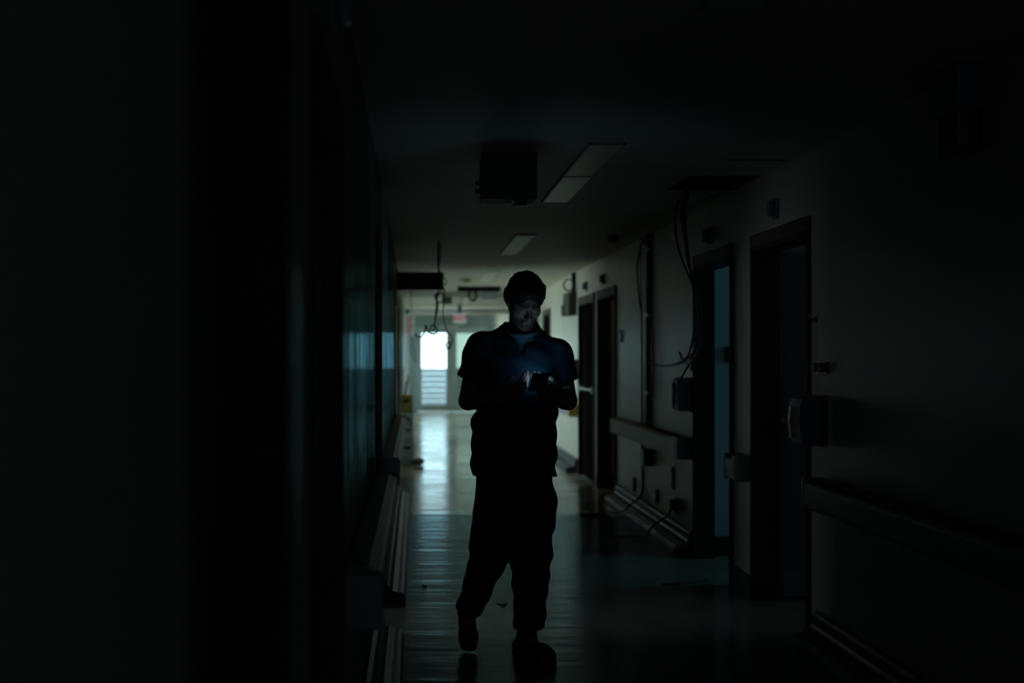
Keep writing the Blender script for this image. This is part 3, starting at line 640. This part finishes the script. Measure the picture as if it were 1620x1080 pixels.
# debris on the floor
def scrap(px, py, s, m, lab, rot=0.3):
    Y = EYE*2250/(py-563); x = (px-657)*Y/2250
    bm = bmesh.new(); random.seed(px)
    vs = [bm.verts.new((x+s*math.cos(a+rot)*(.6+.5*random.random()), Y+s*2.0*math.sin(a+rot)*(.6+.5*random.random()), .006+.008*random.random())) for a in [k*math.pi/4 for k in range(8)]]
    bm.faces.new(vs); g = bmesh.ops.extrude_face_region(bm, geom=bm.faces[:])
    for v in g['geom']:
        if isinstance(v, bmesh.types.BMVert): v.co.z -= .005
    mb = MB(); mb.bm.free(); mb.bm = bm
    tag(mb.build('floor_scrap', m), lab, 'scrap')
scrap(795, 955, .035, M['paper'], 'small pale paper scrap on floor between the man\'s legs')
scrap(672, 927, .02, M['base'], 'small dark scrap on floor beside the left bumper')
scrap(932, 770, .04, M['rail_wood'], 'small brown scrap on floor beside the far brown doorway')

# ------------------------------------------------------------------ the man: implicit surfaces -> mesh
PX, PY = 0.49, 6.75
class Field:
    def __init__(s, lo, hi, h):
        s.h = h; s.lo = np.array(lo, np.float32); s.n = [int(math.ceil((b-a)/h))+1 for a, b in zip(lo, hi)]
        s.d = np.full(s.n, 1.0, np.float32)
        s.ax = [(lo[i]+h*np.arange(s.n[i])).astype(np.float32) for i in range(3)]
    def region(s, lo, hi):
        sl = []
        for i in range(3):
            a = max(0, int((lo[i]-s.lo[i])/s.h)); b = min(s.n[i], int((hi[i]-s.lo[i])/s.h)+2)
            if b <= a: return None
            sl.append(slice(a, b))
        return tuple(sl)
    def grid(s, sl):
        return s.ax[0][sl[0]][:, None, None], s.ax[1][sl[1]][None, :, None], s.ax[2][sl[2]][None, None, :]
    def apply(s, lo, hi, fn, k=.02, op='u'):
        m = .03+k
        sl = s.region([v-m for v in lo], [v+m for v in hi])
        if sl is None: return
        x, y, z = s.grid(sl); e = fn(x, y, z); d = s.d[sl]
        if op == 'u':
            hh = np.clip(.5+.5*(d-e)/k, 0, 1); r = d*(1-hh)+e*hh-k*hh*(1-hh)
        elif op == 's':                      # smooth subtract e from d
            hh = np.clip(.5-.5*(d+e)/k, 0, 1); r = d*(1-hh)-e*hh+k*hh*(1-hh)
        s.d[sl] = r
    def cap(s, a, b, ra, rb=None, k=.02, op='u', sq=(1, 1, 1)):
        rb = ra if rb is None else rb
        a = np.array(a, float); b = np.array(b, float); ab = b-a; L = max(float(ab@ab), 1e-9); R = max(ra, rb)
        lo = np.minimum(a, b)-R/min(sq); hi = np.maximum(a, b)+R/min(sq)
        def fn(x, y, z):
            px, py, pz = x-a[0], y-a[1], z-a[2]
            t = np.clip((px*ab[0]+py*ab[1]+pz*ab[2])/L, 0, 1)
            return np.sqrt(((px-t*ab[0])*sq[0])**2+((py-t*ab[1])*sq[1])**2+((pz-t*ab[2])*sq[2])**2)-(ra+(rb-ra)*t)
        s.apply(lo, hi, fn, k, op)
    def ell(s, c, r, Mx=None, k=.02, op='u'):   # Mx rows: local axes in world
        R = max(r); lo = [v-R for v in c]; hi = [v+R for v in c]
        Mx = np.eye(3) if Mx is None else Mx
        def fn(x, y, z):
            px, py, pz = x-c[0], y-c[1], z-c[2]
            q = [(Mx[i][0]*px+Mx[i][1]*py+Mx[i][2]*pz)/r[i] for i in range(3)]
            n = np.sqrt(q[0]**2+q[1]**2+q[2]**2)
            return (n-1)*min(r)*.6+(n-1)*(sum(r)/3)*.4
        s.apply(lo, hi, fn, k, op)
    def loft(s, secs, k=.02, p=2.3):            # secs: (z, cx, cy, rx, ry)
        Z = np.array([q[0] for q in secs]); 
        lo = [min(q[1]-q[3] for q in secs), min(q[2]-q[4] for q in secs), Z.min()]; hi = [max(q[1]+q[3] for q in secs), max(q[2]+q[4] for q in secs), Z.max()]
        def fn(x, y, z):
            zz = z.ravel()
            def I(j):
                g = np.linspace(Z.min()-.12, Z.max()+.12, 400); v = np.interp(g, Z, [q[j] for q in secs])
                w_ = max(1, int(.022/(g[1]-g[0]))); kx = np.exp(-np.linspace(-2, 2, 2*w_*2+1)**2); kx /= kx.sum()
                v = np.convolve(np.pad(v, 2*w_, 'edge'), kx, 'valid'); return np.interp(zz, g, v)[None, None, :].astype(np.float32)
            rx, ry = I(3), I(4)
            n = (np.abs((x-I(1))/rx)**p+np.abs((y-I(2))/ry)**p)**(1/p)
            e = (n-1)*np.minimum(rx, ry)
            return np.maximum(e, np.maximum(Z.min()-z, z-Z.max()))
        s.apply(lo, hi, fn, k)
    def mesh(s, name, m, parent, disp=None, attr=None):
        if disp is not None: s.d += disp(s.ax[0][:, None, None], s.ax[1][None, :, None], s.ax[2][None, None, :]).astype(np.float32)
        d = s.d; ins = d < 0
        c = [ins[i:ins.shape[0]-1+i, j:ins.shape[1]-1+j, k:ins.shape[2]-1+k] for i in (0, 1) for j in (0, 1) for k in (0, 1)]
        cnt = sum(q.astype(np.uint8) for q in c); mixed = (cnt > 0) & (cnt < 8)
        idx = np.argwhere(mixed); vid = np.full(mixed.shape, -1, np.int64); vid[mixed] = np.arange(len(idx))
        acc = np.zeros((len(idx), 3)); num = np.zeros(len(idx))
        offs = [(i, j, k) for i in (0, 1) for j in (0, 1) for k in (0, 1)]
        V = {o: d[idx[:, 0]+o[0], idx[:, 1]+o[1], idx[:, 2]+o[2]] for o in offs}
        for o in offs:
            for a in range(3):
                if o[a] == 0:
                    o2 = list(o); o2[a] = 1; o2 = tuple(o2); v0, v1 = V[o], V[o2]; cr = (v0 < 0) != (v1 < 0)
                    t = np.where(cr, v0/np.where(cr, v0-v1, 1), 0)
                    p = np.tile(np.array(o, float), (len(idx), 1)); p[:, a] += t
                    acc[cr] += p[cr]; num[cr] += 1
        P = s.lo+(idx+acc/num[:, None])*s.h
        F = []
        for a in range(3):
            b, c2 = (a+1) % 3, (a+2) % 3
            sl0 = [slice(None)]*3; sl1 = [slice(None)]*3; sl0[a] = slice(0, -1); sl1[a] = slice(1, None)
            A, B = ins[tuple(sl0)], ins[tuple(sl1)]
            e = np.argwhere(A != B); e = e[(e[:, b] > 0) & (e[:, c2] > 0) & (e[:, b] < ins.shape[b]-1) & (e[:, c2] < ins.shape[c2]-1)]
            fl = A[e[:, 0], e[:, 1], e[:, 2]]
            def g(db, dc):
                q = e.copy(); q[:, b] -= db; q[:, c2] -= dc; return vid[q[:, 0], q[:, 1], q[:, 2]]
            quad = np.stack([g(1, 1), g(0, 1), g(0, 0), g(1, 0)], 1)
            quad[~fl] = quad[~fl][:, ::-1]; F.append(quad)
        F = np.concatenate(F)
        me = bpy.data.meshes.new(name)
        me.vertices.add(len(P)); me.vertices.foreach_set('co', P.astype(np.float32).ravel())
        me.loops.add(F.size); me.loops.foreach_set('vertex_index', F.ravel().astype(np.int32))
        me.polygons.add(len(F)); me.polygons.foreach_set('loop_start', np.arange(0, F.size, 4, dtype=np.int32))
        me.polygons.foreach_set('use_smooth', np.ones(len(F), bool))
        me.update(calc_edges=True); me.validate()
        if attr is not None:
            at_ = me.attributes.new('tone', 'FLOAT', 'POINT'); at_.data.foreach_set('value', attr(P).astype(np.float32))
        me.materials.append(m)
        o = bpy.data.objects.new(name, me); C.objects.link(o); o.parent = parent
        return o

man = empty('person', (PX, PY, 0), 'man in dark scrubs walking with head bowed, looking at a phone held in both hands', 'person')
# joints in the man's own frame: -y is towards the camera, -x is image left
SH = {-1: (-.188, .01, 1.468), 1: (.190, .01, 1.437)}
EL = {-1: (-.238, .075, 1.205), 1: (.243, .075, 1.205)}
WR = {-1: (-.085, -.185, 1.235), 1: (.160, -.19, 1.235)}
HIP = {-1: (-.10, 0, .92), 1: (.075, 0, .92)}
KN = {-1: (-.125, -.035, .52), 1: (.055, -.075, .50)}
AN = {-1: (-.235, .225, .155), 1: (.035, -.045, .085)}
TOE = {-1: (-.232, .085, .035), 1: (.105, -.205, .035)}
HEEL = {-1: (-.235, .285, .12), 1: (.012, .02, .035)}
def nz(v): v = np.array(v, float); return v/np.linalg.norm(v)
# head frame
HC = np.array([.027, -.055, 1.685])
Fw = nz((.15, -.80, -.60)); Lf = nz(np.cross((0, 0, 1), Fw)); Lf = Lf if Lf[0] > 0 else -Lf
Up = np.cross(Fw, Lf); Up = Up if Up[2] > 0 else -Up
def hp(a, b, c): return HC+Lf*a+Fw*b+Up*c
HM = np.array([Lf, Fw, Up])

b = Field((-.36, -.44, 0), (.36, .40, 1.86), .004)
b.loft([(.82, -.01, .01, .15, .10), (.95, -.01, .01, .165, .11), (1.10, -.01, .005, .145, .10), (1.30, -.005, .0, .165, .11), (1.40, 0, .0, .165, .10), (1.46, .005, .01, .12, .07), (1.50, .01, .01, .06, .055)])
b.cap((.008, .015, 1.44), hp(0, -.035, -.055), .060, .055, k=.03)
for s_ in (-1, 1):
    b.cap((s_*.09, .01, 1.46), SH[s_], .06, .055, k=.03)
    b.cap(SH[s_], EL[s_], .052, .043, k=.02)
    mid = (np.array(EL[s_])*.72+np.array(WR[s_])*.28)
    b.cap(EL[s_], mid, .043, .046, k=.012); b.cap(mid, WR[s_], .045, .029, k=.015)
    b.cap(HIP[s_], KN[s_], .082, .055, k=.02); b.cap(KN[s_], AN[s_], .052, .036, k=.02)
    b.cap(AN[s_], HEEL[s_], .034, .028, k=.02); b.cap(AN[s_], TOE[s_], .035, .024, k=.02)
# skull and face (a = his left, b = forward, c = up)
b.ell(hp(0, -.012, .032), (.076, .097, .082), HM, k=.02)
b.ell(hp(0, .035, -.02), (.064, .058, .085), HM, k=.025)
for s_ in (-1, 1):
    b.cap(hp(s_*.058, -.01, -.045), hp(s_*.022, .068, -.098), .017, .016, k=.025)
    b.ell(hp(s_*.040, .062, -.030), (.024, .022, .022), HM, k=.02)
    b.cap(hp(s_*.012, .090, .020), hp(s_*.045, .078, .020), .009, .008, k=.012)
    b.ell(hp(s_*.079, -.008, -.008), (.010, .020, .032), HM, k=.008)
    b.ell(hp(s_*.083, -.004, -.004), (.006, .010, .018), HM, k=.006, op='s')
b.cap(hp(0, .075, -.098), hp(0, .078, -.102), .022, k=.02)
for s_ in (-1, 1):
    b.ell(hp(s_*.031, .094, -.001), (.017, .014, .011), HM, k=.012, op='s')
    b.ell(hp(s_*.031, .078, -.003), (.0135, .0125, .0115), HM, k=.004)
    b.cap(hp(s_*.020, .089, .0015), hp(s_*.042, .084, .0015), .0035, k=.004)
b.cap(hp(0, .090, .008), hp(0, .112, -.030), .007, .011, k=.012)
b.cap(hp(0, .108, -.034), hp(0, .112, -.034), .0115, k=.008)
for s_ in (-1, 1): b.cap(hp(s_*.012, .098, -.037), hp(s_*.012, .103, -.036), .0085, k=.006)
b.cap(hp(-.016, .089, -.0615), hp(.016, .089, -.0615), .0062, k=.005)
b.cap(hp(-.015, .088, -.0725), hp(.015, .088, -.0725), .0072, k=.005)
b.cap(hp(-.022, .098, -.0665), hp(.022, .098, -.0665), .0022, k=.003, op='s')
# hands
def hand(wr, f, n, left, curl, spread=1.0, thumb_over=.6):
    f = nz(f); n = np.array(n, float); n = nz(n-f*(n@f)); s = np.cross(n, f) if left else np.cross(f, n)
    wr = np.array(wr, float)
    b.cap(wr-f*.01, wr+f*.02, .028, .026, k=.012)
    offs = [.033, .011, -.011, -.031]; L1 = [.042, .046, .042, .034]; L2 = [.026, .030, .028, .020]; L3 = [.021, .023, .022, .019]
    for i in range(4):
        kn = wr+f*(.092-(.004 if i in (0, 3) else 0)-(.006 if i == 3 else 0))+s*offs[i]*.95
        b.cap(wr+f*.018+s*offs[i]*.45, kn, .0155, .0118, k=.010)
        p = kn; ang = 0
        for L, dr, (ra, rb) in ((L1[i], curl[i], (.0098, .0088)), (L2[i], curl[i]*1.25, (.0088, .0080)), (L3[i], curl[i]*.8, (.0080, .0068))):
            ang += dr
            q = p+(f*math.cos(ang)+n*math.sin(ang)+s*offs[i]*1.2*spread)*L
            b.cap(p, q, ra, rb, k=.0025); p = q
    t0 = wr+f*.022+s*.024; t1 = t0+nz(f*.75+s*.62+n*.35)*.042
    t2 = t1+nz(f*.8-s*.0+n*thumb_over)*.034; t3 = t2+nz(f*.8-s*.35+n*thumb_over*.5)*.026
    b.cap(t0, t1, .017, .012, k=.010); b.cap(t1, t2, .0115, .0100, k=.003); b.cap(t2, t3, .0100, .0080, k=.003)
PN = nz((-.04, .50, .86))
hand(WR[1], (-.70, -.62, .34), PN, True, [.35, .38, .42, .48], thumb_over=.75)
hand(WR[-1], (.70, -.58, .36), PN, False, [.28, .38, .45, .50], thumb_over=.85)
def tone(P):
    q = (P-HC) @ HM.T
    a, bb, c = q[:, 0], q[:, 1], q[:, 2]
    near = (np.abs(a) < .1) & (c > -.16) & (c < .13)
    st = near & (bb > -.02) & (c < -.045-.25*np.maximum(0, .05-bb)) & ~((np.abs(a) < .022) & (c > -.078) & (c < -.056) & (bb > .08))
    mu = near & (np.abs(a) < .028) & (c > -.060) & (c < -.046) & (bb > .08)
    br = near & (np.abs(a) > .010) & (np.abs(a) < .05) & (c > .014) & (c < .025) & (bb > .07)
    lip = near & (np.abs(a) < .022) & (c > -.078) & (c < -.056) & (bb > .08)
    return np.where(br, 1.0, np.where(st | mu, .6, np.where(lip, .45, 0)))
ms = mat('skin', (0.42, 0.26, 0.19), .5, .4, var=.12, vscale=30)
nt = ms.node_tree; bs = nt.nodes['Principled BSDF']; ra_ = [n for n in nt.nodes if n.type == 'VALTORGB'][0]
an = nt.nodes.new('ShaderNodeAttribute'); an.attribute_name = 'tone'
mx = nt.nodes.new('ShaderNodeMix'); mx.data_type = 'RGBA'; nt.links.new(an.outputs['Fac'], mx.inputs[0]); nt.links.new(ra_.outputs[0], mx.inputs[6])
mx.inputs[7].default_value = (.03, .02, .016, 1); nt.links.new(mx.outputs[2], bs.inputs['Base Color'])
b.mesh('body', ms, man, attr=tone); del b

# hair
h = Field((-.12, -.22, 1.55), (.18, .14, 1.87), .003)
h.ell(hp(0, -.016, .034), (.088, .108, .096), HM, k=.01)
h.cap(hp(-.035, .052, .088), hp(.04, .054, .088), .032, .034, k=.04)
for s_ in (-1, 1):
    h.cap(hp(s_*.074, .012, .02), hp(s_*.072, .008, -.022), .014, .009, k=.02)
    h.cap(hp(s_*.062, -.045, .0), hp(s_*.048, -.065, -.05), .034, .028, k=.03)
h.cap(hp(-.03, -.075, -.03), hp(.03, -.075, -.03), .04, .04, k=.03)
h.ell(hp(0, .118, -.045), (.080, .085, .105), HM, k=.015, op='s')
for s_ in (-1, 1): h.ell(hp(s_*.090, .000, -.020), (.020, .020, .028), HM, k=.008, op='s')
h.mesh('hair', M['hair'], man, disp=lambda x, y, z: .0022*np.sin(95*x+40*z)*np.sin(70*z+60*y)+.0016*np.sin(190*x-80*y)*np.sin(150*z)); del h

# undershirt with a round collar band
t = Field((-.16, -.16, 1.28), (.18, .16, 1.62), .004)
t.loft([(1.28, 0, 0, .12, .108), (1.40, .0, 0, .13, .104), (1.46, .005, .008, .105, .078), (1.50, .01, .008, .078, .068)])
t.cap((.010, .012, 1.47), (.014, -.010, 1.535), .070, .066, k=.012)
t.cap((.016, -.012, 1.535), (.030, -.085, 1.66), .060, .066, k=.004, op='s')
t.mesh('undershirt', M['tee'], man); del t

cp = [(.014+.076*math.cos(a), .004+.074*math.sin(a), 1.547+.030*math.sin(a)) for a in [k*2*math.pi/24 for k in range(25)]]
MB().tube([(PX+x, PY+y, z) for x, y, z in cp], .0115, 10, False).build('shirt_collar', M['tee'], man, True)
# scrub top with V neck
t = Field((-.38, -.22, .83), (.38, .24, 1.58), .005)
t.loft([(.853, -.021, .005, .198, .135), (.95, -.021, .005, .200, .138), (1.10, -.018, .0, .200, .135), (1.22, -.010, .0, .196, .132), (1.33, .0, .0, .196, .130), (1.41, .003, .0, .185, .118), (1.455, .002, .006, .165, .10), (1.50, .002, .014, .125, .082), (1.535, .006, .022, .092, .070), (1.57, .010, .030, .072, .058), (1.59, .010, .032, .066, .054)], k=.02)
for s_ in (-1, 1):
    t.cap((s_*.05+.01, .028, 1.53), (s_*.150+.002, .014, SH[s_][2]+.004), .036, .058, k=.05)
    e = np.array(SH[s_]); f_ = np.array(EL[s_]); m_ = e+(f_-e)*.60
    t.cap(e, m_+np.array((s_*-.002, 0, 0)), .064, .074, k=.04)
    ax = nz(f_-e)
    c0 = m_-ax*.012
    def cut(x, y, z, c0=c0, ax=ax, s_=s_):       # open sleeve end: cut square to the arm
        pl = (x-c0[0])*ax[0]+(y-c0[1])*ax[1]+(z-c0[2])*ax[2]
        rr = np.sqrt((x-c0[0]-pl*ax[0])**2+(y-c0[1]-pl*ax[1])**2+(z-c0[2]-pl*ax[2])**2)
        return np.maximum(np.maximum(-pl, rr-.12), (.185-s_*x))
    t.apply(c0-.12, c0+.14, cut, .004, 's')
# neck opening: round hole plus V
t.cap((.010, -.012, 1.47), (.016, -.045, 1.68), .068, .090, k=.006, op='s')
def vcut(x, y, z):
    zz = (z-1.425)/.09
    return np.maximum(np.maximum(np.abs(x-.012)-.040*zz, 1.425-z), y+.02)
t.apply((-.08, -.2, 1.37), (.09, 0, 1.54), vcut, .006, 's')
t.mesh('scrub_top', M['scrub'], man, disp=lambda x, y, z: .0035*np.sin(38*x+21*z)*np.sin(16*z-12*x+3)+.0028*np.sin(60*z+25*x+30*y)+.002*np.sin(90*x+20*y)*(z < 1.2)); 
# chest pocket
t = Field((.03, -.16, 1.20), (.16, -.09, 1.36), .0025)
t.loft([(1.225, .095, -.112, .045, .020), (1.335, .095, -.112, .047, .020)], p=6, k=.004)
t.mesh('chest_pocket', M['scrub'], man)
# trousers
t = Field((-.36, -.22, .04), (.26, .36, 1.0), .005)
t.loft([(.62, -.022, .0, .170, .12), (.72, -.020, .0, .178, .125), (.84, -.018, .0, .184, .125), (.96, -.015, .005, .18, .12)], k=.03)
t.cap((-.108, 0, .72), KN[-1], .090, .094, k=.05); t.cap(KN[-1], np.array(AN[-1])+(.012, -.008, .03), .094, .064, k=.03)
t.cap((.078, 0, .72), KN[1], .096, .094, k=.05); t.cap(KN[1], np.array(AN[1])+(.012, .01, .035), .094, .072, k=.03)
t.cap((-.185, -.02, .60), (-.195, .01, .50), .040, .042, k=.02)     # cargo pocket bulge
def hem(c0, ax, R, x0, x1):
    c0 = np.array(c0); ax = nz(ax)
    def fn(x, y, z):
        pl = (x-c0[0])*ax[0]+(y-c0[1])*ax[1]+(z-c0[2])*ax[2]
        return np.maximum(-pl, np.maximum(x0-x, x-x1))
    t.apply(c0-R, c0+R, fn, .004, 's')
hem(np.array(AN[-1])+(.0, 0, .022), (-.12, .35, -.93), .12, -.5, -.10)
hem(np.array(AN[1])+(.0, .0, .050), (.05, .0, -1), .12, -.09, .5)
t.mesh('trousers', M['trouser'], man, disp=lambda x, y, z: .004*np.sin(32*z+18*x)*np.sin(22*x+14*y+9*z)+.003*np.sin(70*z-20*x+16*y)*(z < .5)); del t

# shoes
def shoe(an, heel, toe, zlift, name):
    heel = np.array(heel, float); toe = np.array(toe, float); an = np.array(an, float)
    lo = np.minimum(np.minimum(heel, toe), an)-.08; hi = np.maximum(np.maximum(heel, toe), an)+.09; lo[2] = -.02
    s = Field(lo, hi, .0035)
    up = np.array((0, 0, 1.0)); f = nz(toe-heel); side = nz(np.cross(f, up)); u = np.cross(side, f)
    base = lambda t_, a, c: heel+(toe-heel)*t_+side*a+u*c
    for k_, (ta, tb, ra, rb) in enumerate(((0, .35, .036, .036), (.35, .75, .036, .045), (.75, .95, .045, .040))):
        s.cap(base(ta, 0, .008), base(tb, 0, .004), ra, rb, k=.02)
    s.cap(base(.12, 0, .02), an+up*.025, .040, .043, k=.02); s.cap(base(.45, 0, .02), an+up*.01, .030, .040, k=.03)
    flat = base(0, 0, -.034)
    def cut(x, y, z): return (x-flat[0])*u[0]+(y-flat[1])*u[1]+(z-flat[2])*u[2]
    s.apply(lo, hi, cut, .006, 's')
    o = s.mesh(name, M['shoe'], man)
    q = Field(lo, hi, .0035)
    for (ta, tb, ra, rb) in ((0, .35, .040, .039), (.35, .75, .039, .048), (.75, .97, .048, .042)):
        q.cap(base(ta, 0, -.012), base(tb, 0, -.012), ra, rb, k=.01)
    top = base(0, 0, -.016)
    q.apply(lo, hi, lambda x, y, z: -((x-top[0])*u[0]+(y-top[1])*u[1]+(z-top[2])*u[2]), .003, 's')
    q.apply(lo, hi, cut, .003, 's')
    so = q.mesh('shoe_sole', M['sole'], o)
    return o
shoe(AN[1], (.008, .035, .034), (.125, -.205, .034), 0, 'shoe')
shoe(AN[-1], (-.238, .290, .125), (-.232, .085, .046), 0, 'shoe')

# phone
PC = Vector((PX+.074, PY-.268, 1.302)); m_ = Vector(PN); u_ = Vector((.06, -.86, .50)).normalized(); u_ = (u_-m_*u_.dot(m_)).normalized(); r_ = u_.cross(m_)
Mr = Matrix((r_, u_, m_)).transposed()
ph = empty('phone', PC, 'black smartphone with lit screen held in the man\'s hands', 'phone')
def slab(name, wx, hy, z0, z1, m, bev, sub=None):
    mb = MB().box(-wx/2, wx/2, -hy/2, hy/2, z0, z1, bev)
    for v in mb.bm.verts: v.co = PC+Mr @ v.co
    return mb.build(name, m, ph)
slab('case', .079, .156, -.005, .004, M['phone'], .0035)
slab('screen', .070, .146, .0041, .0048, M['screen'], 0)
mb = MB().box(.008, .032, .045, .070, -.0075, -.005, .001)
for v in mb.bm.verts: v.co = PC+Mr @ v.co
mb.build('camera_bump', M['base'], ph)
